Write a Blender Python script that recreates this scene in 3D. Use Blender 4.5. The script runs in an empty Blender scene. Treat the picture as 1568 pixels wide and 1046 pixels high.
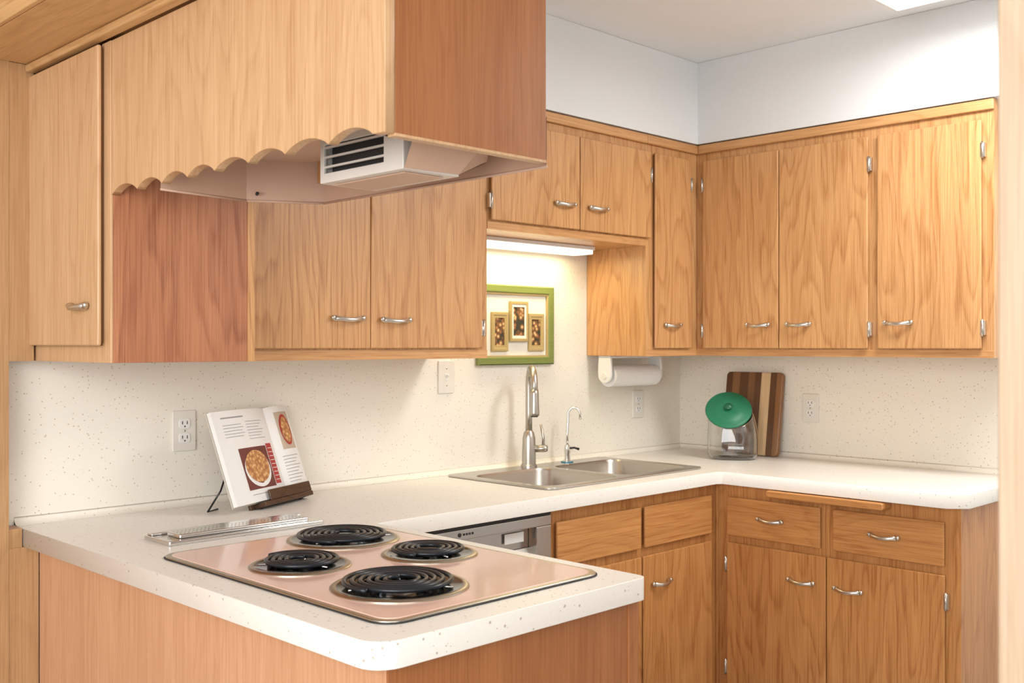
import bpy, math, random
from mathutils import Vector, Matrix
random.seed(4)
D=bpy.data; S=bpy.context.scene; COL=S.collection

# ------------------------------------------------------------------ materials
def newmat(name):
    m=D.materials.new(name); m.use_nodes=True
    nt=m.node_tree; b=nt.nodes['Principled BSDF']
    return m,nt,b
def N(nt,t,**kw):
    n=nt.nodes.new(t)
    for k,v in kw.items(): setattr(n,k,v)
    return n
def plain(name,col,rough=.5,metal=0,trans=0,emit=None,es=0,ior=1.45,noise=0,nscale=40,coat=0,bump=0):
    m,nt,b=newmat(name)
    b.inputs['Base Color'].default_value=(*col,1)
    b.inputs['Roughness'].default_value=rough
    b.inputs['Metallic'].default_value=metal
    b.inputs['Transmission Weight'].default_value=trans
    b.inputs['IOR'].default_value=ior
    b.inputs['Coat Weight'].default_value=coat
    if emit: 
        b.inputs['Emission Color'].default_value=(*emit,1); b.inputs['Emission Strength'].default_value=es
    if trans==0 and not emit:
        tc=N(nt,'ShaderNodeTexCoord'); nz=N(nt,'ShaderNodeTexNoise')
        nz.inputs['Scale'].default_value=nscale; nz.inputs['Detail'].default_value=4
        nt.links.new(tc.outputs['Object'],nz.inputs['Vector'])
        mx=N(nt,'ShaderNodeMix',data_type='RGBA')
        k=1-max(noise,.03)
        mx.inputs[6].default_value=(col[0]*k,col[1]*k,col[2]*k,1); mx.inputs[7].default_value=(*col,1)
        nt.links.new(nz.outputs['Fac'],mx.inputs[0]); nt.links.new(mx.outputs[2],b.inputs['Base Color'])
        if bump:
            bp=N(nt,'ShaderNodeBump'); bp.inputs['Strength'].default_value=bump; bp.inputs['Distance'].default_value=.002
            nt.links.new(nz.outputs['Fac'],bp.inputs['Height']); nt.links.new(bp.outputs[0],b.inputs['Normal'])
    return m
def wood(name,c1,c2,axis='Z',rough=.34,ring=1.0,freq=26):
    m,nt,b=newmat(name); L=nt.links.new
    tc=N(nt,'ShaderNodeTexCoord'); oi=N(nt,'ShaderNodeObjectInfo')
    mul=N(nt,'ShaderNodeMath',operation='MULTIPLY'); mul.inputs[1].default_value=37.0
    L(oi.outputs['Random'],mul.inputs[0])
    add=N(nt,'ShaderNodeVectorMath',operation='ADD')
    L(tc.outputs['Object'],add.inputs[0]); L(mul.outputs[0],add.inputs[1])
    def mp(s):
        n=N(nt,'ShaderNodeMapping'); v=[1,1,1]; v['XYZ'.index(axis)]=s
        n.inputs['Scale'].default_value=v; L(add.outputs[0],n.inputs['Vector']); return n
    m1=mp(.15); m2=mp(.02)
    n1=N(nt,'ShaderNodeTexNoise'); n1.inputs['Scale'].default_value=3.4; n1.inputs['Detail'].default_value=3.5; n1.inputs['Roughness'].default_value=.45
    L(m1.outputs[0],n1.inputs['Vector'])
    k=N(nt,'ShaderNodeMath',operation='MULTIPLY'); k.inputs[1].default_value=freq; L(n1.outputs['Fac'],k.inputs[0])
    fr=N(nt,'ShaderNodeMath',operation='FRACT'); L(k.outputs[0],fr.inputs[0])
    pw=N(nt,'ShaderNodeValToRGB'); e=pw.color_ramp.elements
    e[0].position=0; e[0].color=(0,0,0,1); e[1].position=1; e[1].color=(0,0,0,1)
    x=e.new(.55); x.color=(.2,.2,.2,1); x=e.new(.84); x.color=(1,1,1,1)
    L(fr.outputs[0],pw.inputs[0])
    n2=N(nt,'ShaderNodeTexNoise'); n2.inputs['Scale'].default_value=260; n2.inputs['Detail'].default_value=4; n2.inputs['Roughness'].default_value=.65
    L(m2.outputs[0],n2.inputs['Vector'])
    n3=N(nt,'ShaderNodeTexNoise'); n3.inputs['Scale'].default_value=22; n3.inputs['Detail'].default_value=3; L(m2.outputs[0],n3.inputs['Vector'])
    f1=N(nt,'ShaderNodeMapRange'); f1.inputs['From Min'].default_value=.38; f1.inputs['From Max'].default_value=.66; f1.inputs['To Max'].default_value=.5; L(n2.outputs['Fac'],f1.inputs['Value'])
    # rings are broken up by the fibres
    rf=N(nt,'ShaderNodeMath',operation='MULTIPLY_ADD'); rf.inputs[1].default_value=1.2; rf.inputs[2].default_value=.55; L(f1.outputs[0],rf.inputs[0])
    rm=N(nt,'ShaderNodeMath',operation='MULTIPLY'); L(pw.outputs[0],rm.inputs[0]); L(rf.outputs[0],rm.inputs[1])
    r1=N(nt,'ShaderNodeMath',operation='MULTIPLY'); r1.inputs[1].default_value=.50*ring; L(rm.outputs[0],r1.inputs[0])
    f2=N(nt,'ShaderNodeMapRange'); f2.inputs['From Min'].default_value=.3; f2.inputs['From Max'].default_value=.7; f2.inputs['To Max'].default_value=.26; L(n3.outputs['Fac'],f2.inputs['Value'])
    a1=N(nt,'ShaderNodeMath',operation='ADD'); L(r1.outputs[0],a1.inputs[0]); L(f1.outputs[0],a1.inputs[1])
    a2=N(nt,'ShaderNodeMath',operation='ADD',use_clamp=True); L(a1.outputs[0],a2.inputs[0]); L(f2.outputs[0],a2.inputs[1])
    mx=N(nt,'ShaderNodeMix',data_type='RGBA'); mx.inputs[6].default_value=(*c1,1); mx.inputs[7].default_value=(*c2,1)
    L(a2.outputs[0],mx.inputs[0]); L(mx.outputs[2],b.inputs['Base Color'])
    b.inputs['Roughness'].default_value=rough
    bp=N(nt,'ShaderNodeBump'); bp.inputs['Strength'].default_value=.12; bp.inputs['Distance'].default_value=.001
    L(n2.outputs['Fac'],bp.inputs['Height']); L(bp.outputs[0],b.inputs['Normal'])
    return m
def laminate(name,base,spk,rough=.35,amt=.55):
    m,nt,b=newmat(name); L=nt.links.new
    tc=N(nt,'ShaderNodeTexCoord')
    vo=N(nt,'ShaderNodeTexVoronoi'); vo.inputs['Scale'].default_value=80; L(tc.outputs['Object'],vo.inputs['Vector'])
    sp=N(nt,'ShaderNodeSeparateColor'); L(vo.outputs['Color'],sp.inputs[0])
    th=N(nt,'ShaderNodeMath',operation='MULTIPLY_ADD'); th.inputs[1].default_value=.13; th.inputs[2].default_value=.085; L(sp.outputs[1],th.inputs[0])
    lt=N(nt,'ShaderNodeMath',operation='LESS_THAN'); L(vo.outputs['Distance'],lt.inputs[0]); L(th.outputs[0],lt.inputs[1])
    gt=N(nt,'ShaderNodeMath',operation='GREATER_THAN'); gt.inputs[1].default_value=.30; L(sp.outputs[0],gt.inputs[0])
    mu=N(nt,'ShaderNodeMath',operation='MULTIPLY'); L(lt.outputs[0],mu.inputs[0]); L(gt.outputs[0],mu.inputs[1])
    m2=N(nt,'ShaderNodeMath',operation='MULTIPLY'); m2.inputs[1].default_value=amt; L(mu.outputs[0],m2.inputs[0])
    nz=N(nt,'ShaderNodeTexNoise'); nz.inputs['Scale'].default_value=160; L(tc.outputs['Object'],nz.inputs['Vector'])
    mx0=N(nt,'ShaderNodeMix',data_type='RGBA'); mx0.inputs[6].default_value=(base[0]*.94,base[1]*.93,base[2]*.9,1); mx0.inputs[7].default_value=(*base,1)
    L(nz.outputs['Fac'],mx0.inputs[0])
    mx=N(nt,'ShaderNodeMix',data_type='RGBA'); L(mx0.outputs[2],mx.inputs[6]); mx.inputs[7].default_value=(*spk,1)
    L(m2.outputs[0],mx.inputs[0]); L(mx.outputs[2],b.inputs['Base Color']); b.inputs['Roughness'].default_value=rough
    return m
c1=(.69,.385,.165); c2=(.41,.18,.060)
WZ=wood('oak_vertical',c1,c2,'Z'); WX=wood('oak_along_x',c1,c2,'X',ring=.5); WY=wood('oak_along_y',c1,c2,'Y',ring=.5)
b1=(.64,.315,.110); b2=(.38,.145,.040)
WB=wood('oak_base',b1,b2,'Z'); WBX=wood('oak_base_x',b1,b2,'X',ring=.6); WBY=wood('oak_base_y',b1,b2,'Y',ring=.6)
WEND=wood('oak_end_shaded',(.40,.155,.050),(.25,.080,.022),'Z',ring=.4)  # oak darkened to hold the shade on faces turned from the window
WRED=wood('oak_red_shaded',(.50,.21,.10),(.27,.09,.038),'Z',rough=.45)  # reddish oak, with the side panel's shadow darkened into its colour
WPEN=wood('oak_peninsula_panel',(.64,.355,.205),(.46,.22,.11),'Z',ring=.35)
WLIGHT=wood('oak_light',(.66,.425,.235),(.45,.25,.112),'Z',ring=.6); WLIGHTY=wood('oak_light_y',(.68,.43,.20),(.50,.28,.115),'Y',ring=.9)  # hood and left-cabinet oak has the window light put into its colour
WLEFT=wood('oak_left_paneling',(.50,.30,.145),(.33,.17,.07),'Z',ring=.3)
WJAMB=wood('oak_jamb',(.52,.39,.27),(.38,.25,.155),'Z',ring=.4)
WDARK=wood('dark_walnut',(.1,.045,.02),(.04,.018,.01),'X')
LAM=laminate('speckled_laminate',(.86,.83,.78),(.36,.28,.20),amt=.72)
LAMW=laminate('speckled_backsplash',(.85,.81,.725),(.42,.33,.22),rough=.4,amt=.68)
PAINT=plain('wall_paint',(.79,.81,.82),.7,noise=.03); CEIL=plain('ceiling_paint',(.86,.88,.89),.85,noise=.03)
FLOOR=wood('floor_neutral_bounce',(.55,.52,.48),(.45,.42,.38),'Y',rough=.4)  # unseen floor, pale grey chosen to keep bounced light neutral
CHROME=plain('chrome',(.72,.71,.69),.16,1); NICKEL=plain('brushed_nickel',(.52,.49,.44),.34,1,noise=.1,nscale=200)
STEEL=plain('stainless_steel',(.56,.54,.51),.27,1,noise=.12,nscale=120)
GOLDST=plain('champagne_metal_rim',(.50,.46,.38),.3,1)
HANDLE=plain('satin_handle_metal',(.66,.63,.58),.27,1)
BLACK=plain('black_enamel',(.012,.012,.014),.18); COIL=plain('heating_coil',(.020,.023,.028),.28,.3)
PAN=plain('drip_pan_chrome_dark',(.05,.065,.085),.08,1)
PINK=plain('pink_enamel',(.78,.53,.44),.14,coat=.2,noise=.03)
HOODM=plain('hood_wood_reflection',(.60,.40,.29),.4,noise=.06); HOODS=plain('hood_aluminium',(.72,.69,.64),.35,.15)  # liner colour includes the tan reflection of the surrounding oak
WHITE=plain('white_plastic',(.80,.79,.76),.4); IVORY=plain('ivory_plastic',(.76,.73,.66),.4); SLOT=plain('dark_slot',(.03,.03,.03),.6)
PAPER=plain('page_paper',(.84,.83,.80),.7); INK=plain('print_ink',(.35,.34,.33),.8); RED=plain('red_print',(.45,.05,.04),.7)
GREENF=wood('green_painted_frame',(.22,.27,.075),(.13,.17,.035),'X',ring=.2); GOLD=plain('gold_frame',(.50,.38,.17),.45,.2)
MAT_=plain('cream_mat_board',(.80,.78,.68),.8)
LID=plain('green_lid_enamel',(.02,.19,.095),.35); LIDK=plain('green_knob',(.012,.12,.06),.3)
GLASS=plain('clear_glass',(.97,.98,.97),.02,trans=1)
TOWEL=plain('paper_towel',(.86,.85,.83),.95,noise=.06,nscale=90,bump=.4)
LENS=plain('lamp_lens',(1,1,1),.5,emit=(1,.98,.95),es=3.0); LENSW=plain('warm_tube_lens',(1,1,1),.5,emit=(1,.95,.76),es=1.4)
def artmat(name,a,b_,c,scale):
    m,nt,b=newmat(name); L=nt.links.new
    tc=N(nt,'ShaderNodeTexCoord'); vo=N(nt,'ShaderNodeTexVoronoi'); vo.inputs['Scale'].default_value=scale
    L(tc.outputs['Object'],vo.inputs['Vector'])
    cr=N(nt,'ShaderNodeValToRGB'); e=cr.color_ramp.elements
    e[0].position=.15; e[0].color=(*a,1); e[1].position=.75; e[1].color=(*c,1); x=e.new(.4); x.color=(*b_,1)
    L(vo.outputs['Distance'],cr.inputs[0]); L(cr.outputs[0],b.inputs['Base Color']); b.inputs['Roughness'].default_value=.6
    return m
ARTM=artmat('floral_painting',(.75,.55,.25),(.30,.12,.04),(.03,.03,.015),60)
PIE=artmat('pie_crust_print',(.78,.50,.24),(.60,.30,.10),(.38,.15,.05),95)
PIEBG=plain('pie_photo_background',(.20,.05,.035),.6,noise=.4,nscale=60)

# ------------------------------------------------------------------ mesh helpers
def grp(name,loc=(0,0,0)):
    e=D.objects.new(name,None); e.empty_display_size=.05; e.location=loc; COL.objects.link(e); return e
def fin(o,parent,smooth=False,bevel=0,seg=2):
    COL.objects.link(o)
    if smooth:
        for p in o.data.polygons: p.use_smooth=True
    if bevel:
        md=o.modifiers.new('bevel','BEVEL'); md.width=bevel; md.segments=seg; md.limit_method='ANGLE'; md.angle_limit=math.radians(40)
        for p in o.data.polygons: p.use_smooth=True
        md.harden_normals=True
    if parent:
        o.parent=parent; o.matrix_parent_inverse=Matrix.Translation(-Vector(parent.location))
    return o
def mk(name,v,f,mat,parent=None,smooth=False,bevel=0,M=None,seg=2):
    me=D.meshes.new(name)
    if M is not None: v=[tuple(M@Vector(p)) for p in v]
    me.from_pydata(v,[],f); me.update()
    me.materials.append(mat)
    return fin(D.objects.new(name,me),parent,smooth,bevel,seg)
BF=[(0,3,2,1),(4,5,6,7),(0,1,5,4),(1,2,6,5),(2,3,7,6),(3,0,4,7)]
def bv(x0,x1,y0,y1,z0,z1):
    x0,x1=min(x0,x1),max(x0,x1); y0,y1=min(y0,y1),max(y0,y1); z0,z1=min(z0,z1),max(z0,z1)
    return [(x0,y0,z0),(x1,y0,z0),(x1,y1,z0),(x0,y1,z0),(x0,y0,z1),(x1,y0,z1),(x1,y1,z1),(x0,y1,z1)]
def box(name,x0,x1,y0,y1,z0,z1,mat,parent=None,bevel=0,M=None):
    return mk(name,bv(x0,x1,y0,y1,z0,z1),BF,mat,parent,False,bevel,M)
def boxes(name,lst,mat,parent=None,bevel=0,M=None):
    v=[];f=[]
    for b in lst:
        k=len(v); v+=bv(*b); f+=[tuple(i+k for i in q) for q in BF]
    return mk(name,v,f,mat,parent,False,bevel,M)
def tube(name,pts,rad,mat,parent=None,seg=12,cyclic=False,M=None,flat=None,asp=1.0):
    pts=[Vector(p) for p in pts]; n=len(pts)
    if not hasattr(rad,'__len__'): rad=[rad]*n
    v=[];f=[]; up=None
    for i,p in enumerate(pts):
        a=pts[(i-1)%n] if (cyclic or i>0) else p; b=pts[(i+1)%n] if (cyclic or i<n-1) else p
        t=(b-a).normalized()
        if up is None:
            up=t.orthogonal().normalized() if flat is None else (Vector(flat)-t*t.dot(Vector(flat))).normalized()
        else:
            if flat is not None: up=Vector(flat)
            up=(up-t*t.dot(up)).normalized()
        s=t.cross(up)
        for j in range(seg):
            an=2*math.pi*j/seg
            v.append(tuple(p+(up*math.cos(an)*asp+s*math.sin(an))*rad[i]))
    m=n if cyclic else n-1
    for i in range(m):
        for j in range(seg):
            a=i*seg+j; b=i*seg+(j+1)%seg; c=((i+1)%n)*seg+(j+1)%seg; d=((i+1)%n)*seg+j
            f.append((a,b,c,d))
    if not cyclic:
        f.append(tuple(range(seg))[::-1]); f.append(tuple((n-1)*seg+j for j in range(seg)))
    return mk(name,v,f,mat,parent,True,0,M)
def lathe(name,prof,mat,parent=None,M=None,seg=40,close=False):
    v=[];f=[]; n=len(prof)
    for r,z in prof:
        for j in range(seg):
            a=2*math.pi*j/seg; v.append((max(r,1e-5)*math.cos(a),max(r,1e-5)*math.sin(a),z))
    for i in range(n-1 if not close else n):
        for j in range(seg):
            k=(i+1)%n
            f.append((i*seg+j,i*seg+(j+1)%seg,k*seg+(j+1)%seg,k*seg+j))
    o=mk(name,v,f,mat,parent,True,0,M)
    md=o.modifiers.new('es','EDGE_SPLIT'); md.split_angle=math.radians(40)
    return o
def rpoly(pts,n=6):
    out=[]; m=len(pts)
    for i in range(m):
        x,y,r=pts[i]; p=Vector((x,y))
        if r<=0: out.append((x,y)); continue
        a=Vector(pts[i-1][:2]); b=Vector(pts[(i+1)%m][:2])
        p0=p+(a-p).normalized()*r; p1=p+(b-p).normalized()*r
        for k in range(n+1):
            t=k/n; w=.7071
            B=[(1-t)**2,2*t*(1-t)*w,t*t]; s=sum(B)
            q=(p0*B[0]+p*B[1]+p1*B[2])/s; out.append((q.x,q.y))
    return out
def rrect(x0,x1,y0,y1,r): return rpoly([(x0,y0,r),(x1,y0,r),(x1,y1,r),(x0,y1,r)])
def slab(name,loops,z0,z1,mat,parent=None,bevel=.002,M=None):
    cu=D.curves.new(name,'CURVE'); cu.dimensions='2D'; cu.fill_mode='BOTH'
    cu.extrude=(z1-z0)/2-bevel; cu.bevel_depth=bevel; cu.bevel_resolution=2; cu.offset=-bevel
    for lp in loops:
        sp=cu.splines.new('POLY'); sp.points.add(len(lp)-1)
        for i,p in enumerate(lp): sp.points[i].co=(p[0],p[1],0,1)
        sp.use_cyclic_u=True
    o=D.objects.new('tmp',cu); COL.objects.link(o)
    bpy.context.view_layer.update()
    me=D.meshes.new_from_object(o.evaluated_get(bpy.context.evaluated_depsgraph_get()))
    D.objects.remove(o)
    me.name=name
    T=Matrix.Translation((0,0,(z0+z1)/2))
    me.transform(T if M is None else M@T)
    me.materials.clear(); me.materials.append(mat)
    return fin(D.objects.new(name,me),parent)
MYZ=Matrix(((0,0,1,0),(1,0,0,0),(0,1,0,0),(0,0,0,1)))     # local x->Y, y->Z, z->X
MXZ=Matrix(((1,0,0,0),(0,0,-1,0),(0,1,0,0),(0,0,0,1)))    # local x->X, y->Z, z->-Y

# ------------------------------------------------------------------ room shell
CH=2.52
box('floor',-6.0,.1,-5.0,.12,-.05,0,FLOOR)
box('ceiling',-5.2,.1,-3.9,.12,CH,CH+.08,CEIL)
box('wall_back',-2.9,.1,0,.1,0,CH,PAINT)
box('wall_right',0,.1,-2.6,0,0,CH,PAINT)
box('wall_left_paneling',-5.2,-2.905,-.07,.1,0,CH,WLEFT)
box('wall_front',-2.955,.0,-2.60,-2.467,0,CH,PAINT)
g=grp('trim_1',(-2.97,-2.53,0))
box('jamb_board',-2.975,-2.956,-2.607,-2.467,0,CH-.002,WJAMB,g,.003)
g=grp('wall_soffit',(-1.2,-.16,2.35))
boxes('soffit_face',[(-2.465,-.001,-.322,-.001,2.19,CH-.001),(-.322,-.001,-1.49,-.322,2.19,CH-.001)],PAINT,g)
boxes('soffit_face_end',[(-.322,-.001,-2.466,-1.49,2.19,CH-.001)],PAINT,g)
g=grp('backsplash',(-1.4,-.003,1.3))
box('back_panel',-2.90,-.002,-.006,-.0005,.915,1.80,LAMW,g)
box('side_panel',-.006,-.0005,-1.50,-.006,.915,1.34,LAMW,g)
def cove(name,p0,p1,inn,r=.02):
    v=[];n=6
    prof=[(0,0)]+[(r-r*math.sin(a*math.pi/2/n),r-r*math.cos(a*math.pi/2/n)) for a in range(n+1)]
    for P in (p0,p1):
        for a,z in prof: v.append((P[0]+inn[0]*a,P[1]+inn[1]*a,P[2]+z))
    k=len(prof); f=[(i,(i+1)%k,(i+1)%k+k,i+k) for i in range(k)]
    mk(name,v,f,LAMW,g,True)
cove('cove_back',(-2.87,-.006,.9155),(-.006,-.006,.9155),(0,-1))
cove('cove_side',(-.006,-.006,.9155),(-.006,-1.5,.9155),(-1,0))

# ------------------------------------------------------------------ hardware
def handle(g,plane,a,z,face,L=.108):
    pts=[];rad=[]
    n=26
    for i in range(n+1):
        s=-1+2*i/n
        if abs(s)<.78: out=.005+.019*max(0,1-(s/.78)**2)**.7
        else: out=.005+.008*((abs(s)-.78)/.22)
        al=L/2*s; vz=-.002*math.cos(math.pi*s)+(.003*((abs(s)-.78)/.22) if abs(s)>.78 else 0)
        r=.0056+.0026*math.exp(-((abs(s)-.78)/.15)**2)
        if abs(s)>.96: r*=.6
        if plane=='x': pts.append((face-out,a+al,z+vz))
        else: pts.append((a+al,face-out,z+vz))
        rad.append(r)
    tube('pull_handle',pts,rad,HANDLE,g,12,flat=(0,0,1),asp=1.15)
def hinge(g,plane,a,z,face):
    if plane=='x':
        box('hinge_leaf',face-.003,face+.017,a-.008,a+.008,z-.024,z+.024,HANDLE,g,.001)
        tube('hinge_pin',[(face-.004,a,z-.028),(face-.004,a,z+.028)],.0035,HANDLE,g,10)
    else:
        box('hinge_leaf',a-.008,a+.008,face-.003,face+.017,z-.024,z+.024,HANDLE,g,.001)
        tube('hinge_pin',[(a,face-.004,z-.028),(a,face-.004,z+.028)],.0035,HANDLE,g,10)
WEDGE=plain('routed_edge_shadow',(.16,.065,.02),.6)  # lip painted dark for the shadow line around each front
def door(g,plane,a0,a1,z0,z1,face,mat,name='door'):
    if plane=='x': 
        box(name,face,face+.010,a0,a1,z0,z1,mat,g,.004); box(name+'_lip',face+.009,face+.0165,a0+.008,a1-.008,z0+.008,z1-.008,WEDGE,g)
    else:
        box(name,a0,a1,face,face+.010,z0,z1,mat,g,.004); box(name+'_lip',a0+.008,a1-.008,face+.009,face+.0165,z0+.008,z1-.008,WEDGE,g)

# ------------------------------------------------------------------ upper cabinets
FB=-.306; DF=-.323; ZB=1.332; ZT=2.188
g=grp('upper_cabinet',(-.16,-.9,1.75))
box('carcass',FB,-.008,-1.482,FB-.001,ZB,ZT,WZ,g,.001)
box('bottom_rail',FB-.002,FB,-1.482,FB-.002,ZB,1.358,WY,g)
box('top_molding',FB-.014,FB,-1.484,FB-.014,2.150,2.186,WY,g,.005)
for a0,a1 in ((-.690,-.345),(-1.050,-.693),(-1.446,-1.085)):
    door(g,'x',a0,a1,1.362,2.120,DF,WZ)
for a in (-.605,-.779,-1.165): handle(g,'x',a,1.451,DF)
for a in (-.343,-1.055,-1.450):
    for z in (1.432,2.02): hinge(g,'x',a,z,DF+.003)
g=grp('upper_cabinet',(-.4,-.16,1.75))
box('carcass',-.645,-.008,FB,-.008,ZB,ZT,WZ,g,.001)
box('bottom_rail',-.645,FB-.001,FB-.002,FB,ZB,1.358,WX,g)
box('top_molding',-.645,FB-.001,FB-.014,FB,2.150,2.186,WX,g,.005)
door(g,'y',-.603,-.366,1.362,2.120,DF,WZ); handle(g,'y',-.502,1.451,DF)
hinge(g,'y',-.364,2.02,DF+.003)
g=grp('upper_cabinet',(-1.07,-.16,1.97))
box('carcass',-1.489,-.646,FB,-.008,1.757,ZT,WZ,g,.001)
box('bottom_rail',-1.489,-.646,FB-.002,FB,1.757,1.783,WX,g)
box('top_molding',-1.489,-.646,FB-.014,FB,2.150,2.186,WX,g,.005)
door(g,'y',-1.482,-1.046,1.787,2.120,DF,WZ); door(g,'y',-1.042,-.630,1.787,2.120,DF,WZ)
handle(g,'y',-1.130,1.868,DF); handle(g,'y',-.95,1.868,DF)
hinge(g,'y',-1.484,1.85,DF+.003); hinge(g,'y',-.628,2.03,DF+.003)
g=grp('upper_cabinet',(-1.98,-.16,1.75))
box('carcass',-2.472,-1.490,FB,-.008,ZB,ZT,WZ,g,.001)
box('bottom_rail',-2.472,-1.49,FB-.002,FB,ZB,1.360,WX,g)
door(g,'y',-2.425,-1.977,1.365,2.120,DF,WZ); door(g,'y',-1.974,-1.524,1.365,2.120,DF,WZ)
handle(g,'y',-2.064,1.450,DF,.118); handle(g,'y',-1.889,1.448,DF,.118)
hinge(g,'y',-1.520,1.43,DF+.003); hinge(g,'y',-1.520,2.04,DF+.003)
g=grp('upper_cabinet',(-2.66,-.28,1.7))
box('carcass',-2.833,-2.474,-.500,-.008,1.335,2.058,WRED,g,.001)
boxes('face_frame',[(-2.838,-2.8331,-.5005,-.455,1.335,2.058),(-2.838,-2.8331,-.455,-.055,1.335,1.375)],WLIGHT,g,.001)
box('side_stile',-2.492,-2.473,-.5015,-.5001,1.335,2.055,WZ,g)
door(g,'x',-.473,-.062,1.374,2.052,-2.856,WLIGHT)
handle(g,'x',-.383,1.463,-2.856,.10)
box('side_filler',-2.9045,-2.845,-.071,-.010,1.335,2.0795,WLEFT,g)

# ------------------------------------------------------------------ range hood enclosure + header
g=grp('range_hood',(-2.65,-1.0,1.85))
cus=[-.502,-.625,-.738,-.847,-.955,-1.078,-1.202,-1.333,-1.455]
bot=[]
for i in range(len(cus)-1):
    a,b=cus[i],cus[i+1]
    for k in range(12):
        s=k/12; bot.append((a+(b-a)*s,1.712+.018*math.sin(math.pi*s)**.75))
bot+= [(-1.455,1.712),(-1.486,1.712)]
poly=[(-.502,2.058)]+bot+[(-1.486,2.058)]
slab('scalloped_valance',[poly],-2.836,-2.816,WLIGHT,g,.001,MYZ)
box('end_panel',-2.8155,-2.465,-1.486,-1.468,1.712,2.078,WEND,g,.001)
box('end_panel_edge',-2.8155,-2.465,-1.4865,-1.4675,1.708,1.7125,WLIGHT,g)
box('inner_side_panel',-2.464,-2.446,-1.4675,-.76,1.75,2.078,WZ,g)
zb,zt=1.707,1.800
P=[(-2.814,-1.462),(-2.438,-1.462),(-2.438,-.748),(-2.590,-.660),(-2.814,-.690)]
mk('liner_walls',[(x,y,zb) for x,y in P]+[(x,y,zt) for x,y in P],[(1,2,7,6),(2,3,8,7),(3,4,9,8)],HOODM,g)
mk('liner_top',[(x,y,zt) for x,y in P],[(0,1,2,3,4)],HOODM,g)
mk('liner_front',[(-2.812,-1.460,zb+.004),(-2.44,-1.460,zb+.004),(-2.44,-1.385,zb+.035),(-2.812,-1.385,zb+.035)],[(0,1,2,3)],HOODM,g)
for a,b in ((1,2),(2,3),(3,4)):
    tube('liner_rim',[(P[a][0],P[a][1],zb),(P[b][0],P[b][1],zb)],.0028,HOODM,g,8)
fx0,fx1,fy0,fy1,fz0,fz1=-2.705,-2.575,-1.37,-1.12,1.683,1.775
slab('fan_grille_frame',[rrect(fy0,fy1,fz0,fz1,.002),rrect(fy0+.055,fy1-.012,fz0+.018,fz0+.072,.002)],fx0,fx0+.006,HOODS,g,.0008,MYZ)
boxes('fan_housing',[(fx0+.0062,fx1,fy0,fy0+.004,fz0+.0045,fz1),(fx0+.0062,fx1,fy1-.004,fy1,fz0+.0045,fz1),(fx0+.0062,fx1,fy0,fy1,fz0,fz0+.004)],HOODS,g)
boxes('fan_slats',[(fx0+.001,fx0+.005,fy0+.052,fy1-.010,fz0+.018+k*.0185-.004+.014,fz0+.018+k*.0185+.014) for k in range(3)],HOODS,g)
box('fan_dark_core',fx0+.02,fx1-.011,fy0+.012,fy1-.012,fz0+.010,fz1-.002,SLOT,g)
box('filter_panel',fx0+.02,fx1-.02,fy0+.02,fy1-.02,fz0-.003,fz0-.0005,HOODM,g)
mk('slanted_baffle',[(fx1,fy0,fz0+.004),(fx1,fy1,fz0+.004),(-2.475,fy1+.03,1.725),(-2.475,fy0+.03,1.725)],[(0,1,2,3)],HOODM,g)
mk('end_baffle',[(fx0+.001,fy0-.001,fz0+.001),(fx1,fy0-.001,fz0+.004),(-2.475,fy0+.03,1.727),(-2.53,fy0-.04,1.760),(fx0+.001,fy0-.04,1.760)],[(0,1,2,3,4)],HOODM,g)
tube('liner_screw',[(-2.575,-.680,1.722),(-2.580,-.690,1.722)],.004,SLOT,g)

g=grp('wall_header_beam',(-2.75,-.8,2.3))
box('beam',-3.02,-2.466,-1.486,-.0715,2.080,CH-.001,WLIGHTY,g,.002)
box('crown_strip',-2.868,-2.8385,-1.486,-.0715,2.060,2.0795,WLIGHTY,g,.006)
box('beam_edge_bead',-3.034,-3.0205,-1.486,-.0715,2.080,2.112,WLIGHTY,g,.004)

# ------------------------------------------------------------------ counter
g=grp('countertop',(-1.5,-.5,.9))
U=rpoly([(-.0065,-.0065,0),(-2.872,-.0065,0),(-2.872,-1.512,.05),(-2.195,-1.512,.022),(-2.195,-.635,.004),(-.650,-.635,0),(-.635,-.650,0),(-.635,-1.46,0),(-.585,-1.512,0),(-.0065,-1.512,0)])
slab('slab',[U,rrect(-1.42,-.62,-.52,-.06,.03)],.870,.915,LAM,g,.0015)
# ------------------------------------------------------------------ base cabinets
BFc=-.586; BD=-.603
g=grp('base_cabinet',(-.3,-1.05,.45))
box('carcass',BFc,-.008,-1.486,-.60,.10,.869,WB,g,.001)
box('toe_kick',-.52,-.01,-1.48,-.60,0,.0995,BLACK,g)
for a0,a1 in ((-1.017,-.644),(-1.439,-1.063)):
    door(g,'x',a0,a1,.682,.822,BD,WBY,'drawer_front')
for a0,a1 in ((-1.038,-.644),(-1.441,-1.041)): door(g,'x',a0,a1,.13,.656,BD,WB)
handle(g,'x',-.8275,.753,BD); handle(g,'x',-1.246,.752,BD); handle(g,'x',-.948,.558,BD); handle(g,'x',-1.1215,.556,BD)
for a in (-.640,-1.445):
    for z in (.20,.575): hinge(g,'x',a,z,BD+.003)
slab('breadboard_edge',[rrect(-1.262,-.835,.843,.867,.008)],-.650,-.5865,WBY,g,.004,MYZ)
g=grp('base_cabinet',(-1.05,-.3,.45))
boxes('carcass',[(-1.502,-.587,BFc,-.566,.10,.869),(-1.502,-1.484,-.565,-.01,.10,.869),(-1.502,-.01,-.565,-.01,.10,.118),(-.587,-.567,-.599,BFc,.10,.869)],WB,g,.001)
box('toe_kick',-1.50,-.587,-.52,-.50,0,.0995,BLACK,g)
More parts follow.
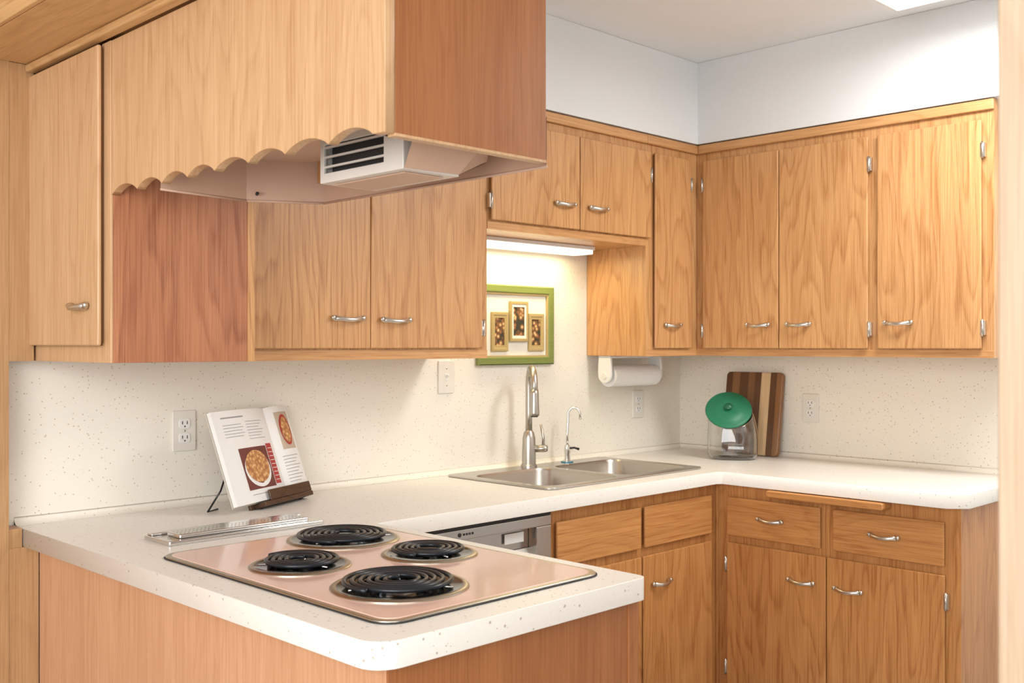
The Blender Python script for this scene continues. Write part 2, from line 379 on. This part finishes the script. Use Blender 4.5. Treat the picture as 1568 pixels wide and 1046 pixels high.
door(g,'y',-1.471,-1.050,.686,.826,BD,WBX,'drawer_front'); door(g,'y',-1.030,-.632,.686,.826,BD,WBX,'drawer_front')
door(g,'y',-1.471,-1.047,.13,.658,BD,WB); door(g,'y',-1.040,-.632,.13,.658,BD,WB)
handle(g,'y',-.9465,.556,BD); handle(g,'y',-1.15,.556,BD)
g=grp('peninsula_cabinet',(-2.5,-.75,.45))
box('carcass',-2.833,-2.21,-1.485,-.075,.0,.869,WPEN,g,.001)
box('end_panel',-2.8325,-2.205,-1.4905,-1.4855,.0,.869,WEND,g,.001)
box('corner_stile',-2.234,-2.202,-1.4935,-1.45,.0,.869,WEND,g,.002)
boxes('back_fill',[(-2.9045,-2.8345,-.074,-.010,0,.869),(-2.9045,-2.8735,-.071,-.010,.869,.9165)],WLEFT,g)

# ------------------------------------------------------------------ dishwasher
g=grp('dishwasher',(-1.8,-.35,.43))
box('tub',-2.10,-1.506,-.575,-.03,.02,.860,STEEL,g)
boxes('door_panel',[(-2.10,-1.508,-.612,-.5755,.825,.856),(-2.10,-2.03,-.612,-.5755,.715,.825),(-1.572,-1.508,-.612,-.5755,.715,.825),(-2.10,-1.508,-.612,-.5755,.11,.715)],STEEL,g,.003)
mk('handle_pocket',[(-2.03,-.611,.716),(-1.572,-.611,.716),(-1.572,-.579,.76),(-2.03,-.579,.76)],[(0,1,2,3)],NICKEL,g)
box('pocket_label',-1.68,-1.60,-.583,-.581,.782,.812,WHITE,g)
box('top_gasket',-2.098,-1.51,-.611,-.58,.8565,.866,SLOT,g)
tube('badge',[(-1.887,-.612,.841),(-1.887,-.6135,.841)],.006,SLOT,g,20)
boxes('badge_lettering',[(-1.874+.011*k,-1.867+.011*k,-.6128,-.612,.838,.844) for k in range(4)],SLOT,g)

# ------------------------------------------------------------------ sink
g=grp('kitchen_sink',(-1.02,-.3,.9))
bowls=[(-1.405,-1.035,-.505,-.135),(-1.005,-.635,-.505,-.135)]
loops=[rrect(-1.44,-.600,-.545,-.040,.03)]+[rrect(a,b,c,d,.05) for a,b,c,d in bowls]
slab('rim',loops,.9155,.9225,STEEL,g,.0025)
for a,b,c,d in bowls:
    rings=[(0,.9205,.05),(.004,.912,.05),(.012,.765,.055),(.03,.742,.07),(.09,.737,.07)]
    v=[];f=[]
    for ins,z,r in rings:
        lp=rrect(a+ins,b-ins,c+ins,d-ins,r); v+=[(x,y,z) for x,y in lp]; n=len(lp)
    for i in range(len(rings)-1):
        for j in range(n): f.append((i*n+j,i*n+(j+1)%n,(i+1)*n+(j+1)%n,(i+1)*n+j))
    f.append(tuple((len(rings)-1)*n+j for j in range(n)))
    mk('bowl',v,f,NICKEL,g,True)
    lathe('drain',[(0,.7385),(.02,.7385),(.035,.7395),(.042,.7415),(.045,.7385)],CHROME,g,Matrix.Translation(((a+b)/2,(c+d)/2,0)))
g=grp('kitchen_faucet',(-1.065,-.085,.95))
fx,fy=-1.066,-.088
T=Matrix.Translation((fx,fy,0))
lathe('base',[(0,.9225),(.030,.9225),(.030,.930),(.026,.934),(.0255,.98),(.0235,1.03),(.019,1.05),(.0135,1.058),(0,1.058)],NICKEL,g,T)
dx,dy=-.60,-.80
pts=[(fx,fy,1.05),(fx,fy,1.12),(fx,fy,1.18),(fx,fy,1.225)]
R=.062
for k in range(1,13):
    a=math.pi*k/12; pts.append((fx+dx*R*(1-math.cos(a)),fy+dy*R*(1-math.cos(a)),1.228+R*math.sin(a)))
ex,ey=fx+dx*2*R,fy+dy*2*R
pts+=[(ex,ey,1.20)]
tube('gooseneck',pts,.0125,NICKEL,g,16)
tube('spray_head',[(ex,ey,1.215),(ex,ey,1.20),(ex,ey,1.16),(ex,ey,1.13),(ex,ey,1.12)],[.0145,.0155,.0165,.0185,.017],NICKEL,g,20)
tube('spray_nozzle',[(ex,ey,1.121),(ex,ey,1.116)],.013,SLOT,g,20)
tube('lever_hub',[(fx+.015,fy-.015,.99),(fx+.045,fy-.04,.99),(fx+.052,fy-.046,.99)],[.0135,.0135,.010],NICKEL,g,18)
tube('lever',[(fx+.040,fy-.036,.995),(fx+.040,fy-.036,1.03),(fx+.032,fy-.03,1.08)],[.006,.0055,.0045],NICKEL,g)
g=grp('water_filter_tap',(-.85,-.085,.95))
fx,fy=-.85,-.085
lathe('base',[(0,.9225),(.022,.9225),(.022,.927),(.012,.932),(.011,.955),(.013,.962),(.0105,.985),(.005,.99)],CHROME,g,Matrix.Translation((fx,fy,0)))
lathe('base_ring',[(.021,.9228),(.024,.9228),(.024,.9262),(.021,.9262)],plain('teal_ring',(.02,.2,.3),.3),g,Matrix.Translation((fx,fy,0)))
pts=[(fx,fy,.98),(fx,fy,1.03),(fx+.004,fy,1.075)]
for k in range(1,10):
    a=math.pi*.92*k/9; pts.append((fx+.004+.015*(1-math.cos(a)),fy-.018*(1-math.cos(a)),1.103+.030*math.sin(a)))
pts.append((pts[-1][0]+.001,pts[-1][1],1.088))
tube('spout',pts,.0045,CHROME,g)
tube('lever',[(fx,fy,.975),(fx+.02,fy-.018,.978),(fx+.035,fy-.03,.972)],[.005,.004,.005],BLACK,g)

# ------------------------------------------------------------------ cooktop
g=grp('electric_cooktop',(-2.52,-1.04,.92))
slab('steel_frame',[rrect(-2.797,-2.243,-1.440,-.642,.045)],.9155,.9205,GOLDST,g,.002)
slab('frame_gasket',[rrect(-2.7995,-2.2405,-1.4425,-.6395,.046)],.9152,.9175,SLOT,g,.0005)
slab('pink_surface',[rrect(-2.784,-2.256,-1.427,-.655,.034)],.918,.9218,PINK,g,.001)
for (bx,by,r,turns) in ((-2.409,-.785,.118,5.4),(-2.645,-.962,.092,4.2),(-2.380,-1.060,.092,4.2),(-2.617,-1.252,.118,5.4)):
    T=Matrix.Translation((bx,by,0))
    lathe('trim_ring',[(r+.013,.9215),(r+.013,.9235),(r+.009,.9262),(r+.002,.9262),(r,.925),(r,.9225)],GOLDST,g,T,64)
    lathe('drip_pan',[(r+.001,.9258),(r-.012,.9232),(r*.5,.9222),(.02,.9220),(0,.9220)],PAN,g,T,64)
    pts=[]; n=int(turns*36); ri=.024; ro=r-.011
    a0=random.random()*6
    for i in range(n+1):
        s=i/n; a=a0+s*turns*2*math.pi; rr=ri+(ro-ri)*s
        pts.append((bx+rr*math.cos(a),by+rr*math.sin(a),.9350))
    tube('coil',pts,.0046,COIL,g,8)
    for k in range(3):
        a=a0+k*2.094
        tube('coil_support',[(bx,by,.9295),(bx+(r-.008)*math.cos(a),by+(r-.008)*math.sin(a),.9295)],.0018,CHROME,g,6)
    lathe('coil_hub',[(0,.9325),(.012,.9325),(.015,.931),(.015,.929),(0,.929)],BLACK,g,T,24)
g=grp('downdraft_vent_cover',(-2.51,-.49,.925))
slab('frame',[rrect(-2.725,-2.300,-.552,-.425,.006)],.9155,.926,CHROME,g,.002)
slab('raised_bar',[rrect(-2.690,-2.335,-.535,-.470,.005)],.926,.936,CHROME,g,.003)
slab('back_lip',[rrect(-2.720,-2.305,-.455,-.43,.005)],.926,.931,CHROME,g,.002)
v=[];f=[]
for i in range(34):
    for j in range(3):
        cx=-2.68+i*.0102; cy=-.520+j*.017; k=len(v)
        v+=[(cx+.0022*math.cos(a*math.pi/3),cy+.0022*math.sin(a*math.pi/3),.9364) for a in range(6)]; f.append(tuple(range(k,k+6)))
mk('perforations',v,f,NICKEL,g)

# ------------------------------------------------------------------ cookbook on stand
bl=Vector((-2.392,-.262,.934)); w=Vector((.914,.405,0)).normalized(); al=math.radians(19.5)
nh=Vector((w.y,-w.x,0)); upv=(Vector((0,0,1))*math.cos(al)-nh*math.sin(al)).normalized(); nn=w.cross(upv).normalized()
if nn.dot(nh)<0: nn=-nn
Mb=Matrix(((w.x,upv.x,nn.x,bl.x),(w.y,upv.y,nn.y,bl.y),(w.z,upv.z,nn.z,bl.z),(0,0,0,1)))
BW,BH=.362,.268
g=grp('cookbook',tuple(bl))
SP=.715*BW
def page(name,u0,u1,flip):
    n=12; v=[];f=[]
    for i in range(n+1):
        s=i/n; u=u0+(u1-u0)*s
        q=s if not flip else 1-s
        h=.012+.006*math.sin(math.pi*min(1,q*1.0))-.010*(q**6)
        for (vv,d) in ((0,h),(BH,h),(BH,0),(0,0)): v.append((u,vv,d))
    for i in range(n):
        for j in range(4): f.append((i*4+j,i*4+(j+1)%4,(i+1)*4+(j+1)%4,(i+1)*4+j))
    f.append((0,1,2,3)); f.append((n*4,n*4+3,n*4+2,n*4+1))
    return mk(name,v,f,PAPER,g,False,0,Mb)
page('left_pages',.0,SP,False); page('right_pages',SP,BW,True)
box('cover',-.004,BW+.003,-.003,BH+.003,-.004,-.0003,plain('cover_board',(.55,.5,.42),.6),g,.001,Mb)
def hz(u):
    if u<SP: q=u/SP
    else: q=1-(u-SP)/(BW-SP)
    return .012+.006*math.sin(math.pi*q)-.010*q**6
def patch(name,s0,s1,v0,v1,mat,off=.0006):
    n=8; v=[];f=[]
    for i in range(n+1):
        u=(s0+(s1-s0)*i/n)*BW; h=hz(u)+off
        v+= [(u,v0*BH,h),(u,v1*BH,h)]
    for i in range(n): f.append((i*2,i*2+2,i*2+3,i*2+1))
    mk(name,v,f,mat,g,False,0,Mb)
def disc(name,s,vv,ru,rv,mat,off):
    n=28; v=[]
    for k in range(n):
        a=2*math.pi*k/n; u=s*BW+ru*math.cos(a); v.append((u,vv*BH+rv*math.sin(a),hz(u)+off))
    mk(name,v,[tuple(range(n))],mat,g,False,0,Mb)
patch('pie_photo',.19,.555,.13,.58,PIEBG)
disc('pie_plate',.37,.34,.060,.052,PAPER,.0012); disc('pie',.37,.37,.055,.047,PIE,.0018)
patch('red_sidebar',.565,.655,.15,.60,RED)
for k in range(9): patch('sidebar_line',.575,.645,.19+k*.044,.197+k*.044,PAPER,.0012)
patch('title_line',.09,.36,.915,.93,INK)
for k in range(5): patch('text_line',.09,.31+.02*(k%2),.84-k*.032,.846-k*.032,INK)
for k in range(7): patch('text_line',.37,.60-.03*(k%3),.86-k*.032,.866-k*.032,INK)
patch('footer_line',.21,.40,.075,.082,INK)
patch('pastry_photo',.79,.975,.50,.93,plain('pastry_photo_bg',(.62,.50,.38),.6,noise=.3,nscale=50))
disc('pastry_dish',.885,.72,.027,.048,RED,.0012); disc('pastry',.885,.72,.021,.040,PIE,.0018)
for k in range(9): patch('text_line',.76,.96-.03*(k%3),.42-k*.036,.427-k*.036,INK)
g2=grp('cookbook_stand',tuple(bl+w*.2))
box('ledge',.10,.345,-.0175,-.0045,-.012,.032,WDARK,g2,.002,Mb)
box('ledge_lip',.135,.345,-.004,.026,.024,.030,WDARK,g2,.002,Mb)
box('back_board',.08,.30,-.0175,.18,-.014,-.0055,WDARK,g2,.002,Mb)
wp=[Mb@Vector((.10,.17,-.012)), bl+w*.03-nh*.065+Vector((0,0,.04)), bl+w*.0-nh*.085+Vector((0,0,-.0145)), bl+w*.05-nh*.09+Vector((0,0,-.0145))]
tube('wire_leg',wp,.0028,BLACK,g2,8)
f0=Mb@Vector((.12,-.01,.0)); f1=Mb@Vector((.32,-.01,.0))
for p in (f0,f1):
    tube('foot',[(p.x,p.y,.9155),(p.x,p.y,.93)],.006,WDARK,g2,10)

# ------------------------------------------------------------------ outlets / switch
def outlet(name,plane,a,z,kind='outlet',mat=IVORY):
    if plane=='y': M=Matrix(((1,0,0,a),(0,0,-1,-.0062),(0,1,0,z),(0,0,0,1)))
    else: M=Matrix(((0,0,-1,-.0062),(-1,0,0,a),(0,1,0,z),(0,0,0,1)))
    g=grp(name,tuple(M.translation))
    slab('plate',[rrect(-.036,.036,-.058,.058,.005)],0,.006,mat,g,.002,M)
    if kind=='outlet':
        for s in (-1,1):
            slab('receptacle',[rrect(-.017,.017,s*.0205-.0145,s*.0205+.0145,.009)],.005,.0085,WHITE,g,.0008,M)
            boxes('slots',[(-.0085,-.006,s*.0205-.002,s*.0205+.007,.0084,.0089),(.006,.0085,s*.0205-.002,s*.0205+.007,.0084,.0089),(-.002,.002,s*.0205-.010,s*.0205-.006,.0084,.0089)],SLOT,g,0,M)
        tube('screw',[(0,0,.006),(0,0,.0075)],.003,HANDLE,g,10,M=M)
    else:
        box('toggle_well',-.006,.006,-.013,.013,.0055,.0072,WHITE,g,.001,M)
        mk('toggle',[(-.004,-.004,.007),(.004,-.004,.007),(.004,.005,.007),(-.004,.005,.007),(-.0035,.006,.017),(.0035,.006,.017),(.0035,.011,.015),(-.0035,.011,.015)],BF,WHITE,g,M=M)
        for s in (-1,1): tube('screw',[(0,s*.03,.006),(0,s*.03,.0072)],.003,HANDLE,g,10,M=M)
outlet('wall_outlet','y',-2.405,1.130); outlet('wall_outlet','y',-.315,1.123); outlet('wall_outlet','x',-.653,1.119)
outlet('light_switch','y',-1.407,1.262,'switch')

# ------------------------------------------------------------------ framed picture
g=grp('framed_picture',(-1.058,-.015,1.45))
X0,X1,Z0,Z1=-1.262,-.857,1.300,1.600
slab('frame',[rrect(X0,X1,Z0,Z1,.002),rrect(X0+.03,X1-.03,Z0+.03,Z1-.03,.002)],.0065,.024,GREENF,g,.004,MXZ)
slab('inner_gilt',[rrect(X0+.028,X1-.028,Z0+.028,Z1-.028,.001),rrect(X0+.036,X1-.036,Z0+.036,Z1-.036,.001)],.0065,.020,GOLD,g,.001,MXZ)
box('mat_board',X0+.03,X1-.03,-.011,-.0068,Z0+.03,Z1-.03,MAT_,g)
for i,(a,b,c,d) in enumerate(((-1.190,-1.104,1.352,1.498),(-.994,-.909,1.352,1.495),(-1.096,-1.000,1.388,1.540))):
    y=.011+(.003 if i==2 else 0)
    slab('small_frame',[rrect(a,b,c,d,.001),rrect(a+.010,b-.010,c+.012,d-.012,.001)],.011,y+.008,GOLD,g,.0015,MXZ)
    slab('small_frame_inner',[rrect(a+.009,b-.009,c+.011,d-.011,.001),rrect(a+.018,b-.018,c+.022,d-.022,.001)],.011,y+.006,MAT_ if i==2 else GOLD,g,.0005,MXZ)
    box('floral_print',a+.012,b-.012,-(y+.003),-.0112,c+.014,d-.014,ARTM,g)

# ------------------------------------------------------------------ paper towel
g=grp('paper_towel_holder',(-.46,-.09,1.26))
MT=Matrix(((0,0,1,0),(1,0,0,-.095),(0,1,0,1.250),(0,0,0,1)))
lathe('towel_roll',[(.014,-.615),(.043,-.615),(.043,-.320),(.014,-.320)],TOWEL,g,MT,40,True)
for a,b in ((-.640,-.626),(-.312,-.298)):
    lp=rpoly([(-.030,.080,.004),(-.035,.02,.02),(-.030,-.028,.028),(.030,-.028,.028),(.035,.02,.02),(.030,.080,.004)])
    slab('bracket_arm',[lp],a,b,WHITE,g,.003,MT)
    lathe('axle_cap',[(0,a-.004 if a<-.5 else b+.004),(.012,a-.004 if a<-.5 else b+.004),(.014,a if a<-.5 else b),(.014,(a+b)/2)],IVORY,g,MT,24)
tube('axle',[(-.63,-.095,1.25),(-.305,-.095,1.25)],.008,WHITE,g)
box('top_bar',-.640,-.298,-.125,-.065,1.322,1.3315,WHITE,g,.002)

# ------------------------------------------------------------------ jar
jc=Vector((-.224,-.424)); g=grp('glass_cookie_jar',(jc.x,jc.y,1.0))
fd=Vector((-.84,-.54)).normalized(); sd=Vector((fd.y,-fd.x))
if sd.dot(Vector((1,-1)))<0: sd=-sd
sdv=Vector((sd.x,sd.y,0))
e=math.radians(42)
lidc=Vector((jc.x+fd.x*.035-sd.x*.016,jc.y+fd.y*.035-sd.y*.016,1.112))
lidn=Vector((fd.x*math.cos(e),fd.y*math.cos(e),math.sin(e))); lidu=Vector((-fd.x*math.sin(e),-fd.y*math.sin(e),math.cos(e)))
seg=56; v=[];f=[]; rows=18
for i in range(rows+1):
    s=i/rows
    for j in range(seg):
        a=2*math.pi*j/seg; ca,sa=math.cos(a),math.sin(a)
        pw_=3.2; k=1/((abs(ca)**pw_+abs(sa)**pw_)**(1/pw_))
        rb=[.084,.094,.100][min(i,2)]
        base=Vector((jc.x+(fd.x*ca*.92+sd.x*sa)*rb*k, jc.y+(fd.y*ca*.92+sd.y*sa)*rb*k, .917))
        top=lidc-lidn*.006+sdv*.006+(-lidu*ca+sdv*sa)*.084
        sh=max(0,(s-.30)/.70)**2.4
        q=base.lerp(top,sh); z=base.z+(top.z-base.z)*(s if i>1 else s*.6)
        v.append((q.x,q.y,z))
for i in range(rows):
    for j in range(seg): f.append((i*seg+j,i*seg+(j+1)%seg,(i+1)*seg+(j+1)%seg,(i+1)*seg+j))
f.append(tuple(range(seg))[::-1])
o=mk('jar_body',v,f,GLASS,g,True); md=o.modifiers.new('sol','SOLIDIFY'); md.thickness=.0035; md.offset=-1
ML=Matrix(((sdv.x,lidu.x,lidn.x,lidc.x),(sdv.y,lidu.y,lidn.y,lidc.y),(sdv.z,lidu.z,lidn.z,lidc.z),(0,0,0,1)))
lathe('lid',[(0,-.004),(.086,-.004),(.091,-.002),(.0925,.002),(.090,.006),(.080,.0085),(.062,.0095),(.058,.0115),(.030,.0130),(0,.0135)],LID,g,ML,56)
lathe('lid_knob',[(0,.012),(.010,.012),(.009,.018),(.015,.023),(.016,.028),(.011,.033),(0,.034)],LIDK,g,ML,28)

# ------------------------------------------------------------------ striped cutting board
def stripemat():
    m,nt,b=newmat('striped_hardwood'); L=nt.links.new
    tc=N(nt,'ShaderNodeTexCoord'); sx=N(nt,'ShaderNodeSeparateXYZ'); L(tc.outputs['Object'],sx.inputs[0])
    mr=N(nt,'ShaderNodeMapRange'); mr.inputs['From Min'].default_value=0; mr.inputs['From Max'].default_value=.27; L(sx.outputs[0],mr.inputs['Value'])
    cr=N(nt,'ShaderNodeValToRGB'); cr.color_ramp.interpolation='CONSTANT'; e=cr.color_ramp.elements
    dk=(.13,.055,.022,1); md_=(.27,.125,.05,1); lt=(.72,.50,.28,1)
    e[0].position=0; e[0].color=dk; e[1].position=.12; e[1].color=md_
    for p,c in ((.25,dk),(.40,(.22,.10,.04,1)),(.52,dk),(.63,lt),(.79,dk),(.9,md_)): x=e.new(p); x.color=c
    L(mr.outputs[0],cr.inputs[0])
    mp=N(nt,'ShaderNodeMapping'); mp.inputs['Scale'].default_value=(1,.04,1); L(tc.outputs['Object'],mp.inputs[0])
    nz=N(nt,'ShaderNodeTexNoise'); nz.inputs['Scale'].default_value=90; L(mp.outputs[0],nz.inputs['Vector'])
    mr2=N(nt,'ShaderNodeMapRange'); mr2.inputs['To Min'].default_value=.6; mr2.inputs['To Max'].default_value=1.35; L(nz.outputs['Fac'],mr2.inputs['Value'])
    mx=N(nt,'ShaderNodeVectorMath',operation='SCALE'); L(cr.outputs[0],mx.inputs[0]); L(mr2.outputs[0],mx.inputs['Scale'])
    L(mx.outputs[0],b.inputs['Base Color']); b.inputs['Roughness'].default_value=.35
    return m
lp=rrect(0,.27,0,.345,.018)
o=slab('cutting_board',[lp],0,.022,stripemat(),None,.004)
th=math.radians(8)
o.matrix_world=Matrix(((0,math.sin(th),-math.cos(th),-.060),(-1,0,0,-.272),(0,math.cos(th),math.sin(th),.9165),(0,0,0,1)))

# ------------------------------------------------------------------ lights (fixtures)
g=grp('under_cabinet_light',(-1.1,-.1,1.745))
box('housing',-1.46,-.766,-.155,-.045,1.742,1.7565,WHITE,g,.002)
box('lens',-1.455,-.771,-.150,-.050,1.726,1.7425,LENSW,g,.004)
g=grp('ceiling_light',(-.8,-1.8,2.48))
boxes('frame',[(-1.02,-.60,-2.40,-1.28,2.500,2.5195),(-1.02,-1.005,-2.40,-1.28,2.45,2.50),(-.615,-.60,-2.40,-1.28,2.45,2.50),(-1.005,-.615,-1.295,-1.28,2.45,2.50),(-1.005,-.615,-2.40,-2.385,2.45,2.50)],WHITE,g)
box('lens',-1.004,-.616,-2.384,-1.296,2.446,2.498,LENS,g)
def area(name,loc,rot,sx,sy,p,col):
    l=D.lights.new(name,'AREA'); l.shape='RECTANGLE'; l.size=sx; l.size_y=sy; l.energy=p; l.color=col
    o=D.objects.new(name,l); o.location=loc; o.rotation_euler=rot; COL.objects.link(o); return o
area('ceiling_lamp_light',(-.82,-1.85,2.44),(0,0,0),.34,1.0,25,(1,.99,.97))
area('sink_lamp_light',(-1.11,-.10,1.722),(0,0,0),.64,.08,2.6,(1,.84,.46))
r=Vector((1,.25,-.12)).to_track_quat('-Z','Y').to_euler()
area('window_light',(-6.2,-3.2,1.9),r,2.6,2.0,145,(1,.99,.98))
r=Vector((.45,1,-.1)).to_track_quat('-Z','Y').to_euler()
area('rear_area_light',(-4.2,-5.4,1.8),r,2.6,2.0,52,(1,.99,.98))  # unseen area lamp behind the camera, aimed into the kitchen
W=D.worlds.new('world'); S.world=W; W.use_nodes=True
bg=W.node_tree.nodes['Background']; bg.inputs[0].default_value=(.96,.98,1,1); bg.inputs[1].default_value=.88

# ------------------------------------------------------------------ camera
cam=D.cameras.new('camera'); co=D.objects.new('camera',cam); COL.objects.link(co)
co.location=(-3.857,-2.790,1.376); co.rotation_euler=(math.radians(90),0,math.radians(-45))
cam.sensor_width=36; cam.lens=1600/1568*36; cam.shift_y=5/1568
cam.clip_start=.05
cam.dof.use_dof=True; cam.dof.focus_distance=2.7; cam.dof.aperture_fstop=8
S.camera=co
S.view_settings.view_transform='Standard'; S.view_settings.look='None'; S.view_settings.exposure=0; S.view_settings.gamma=1
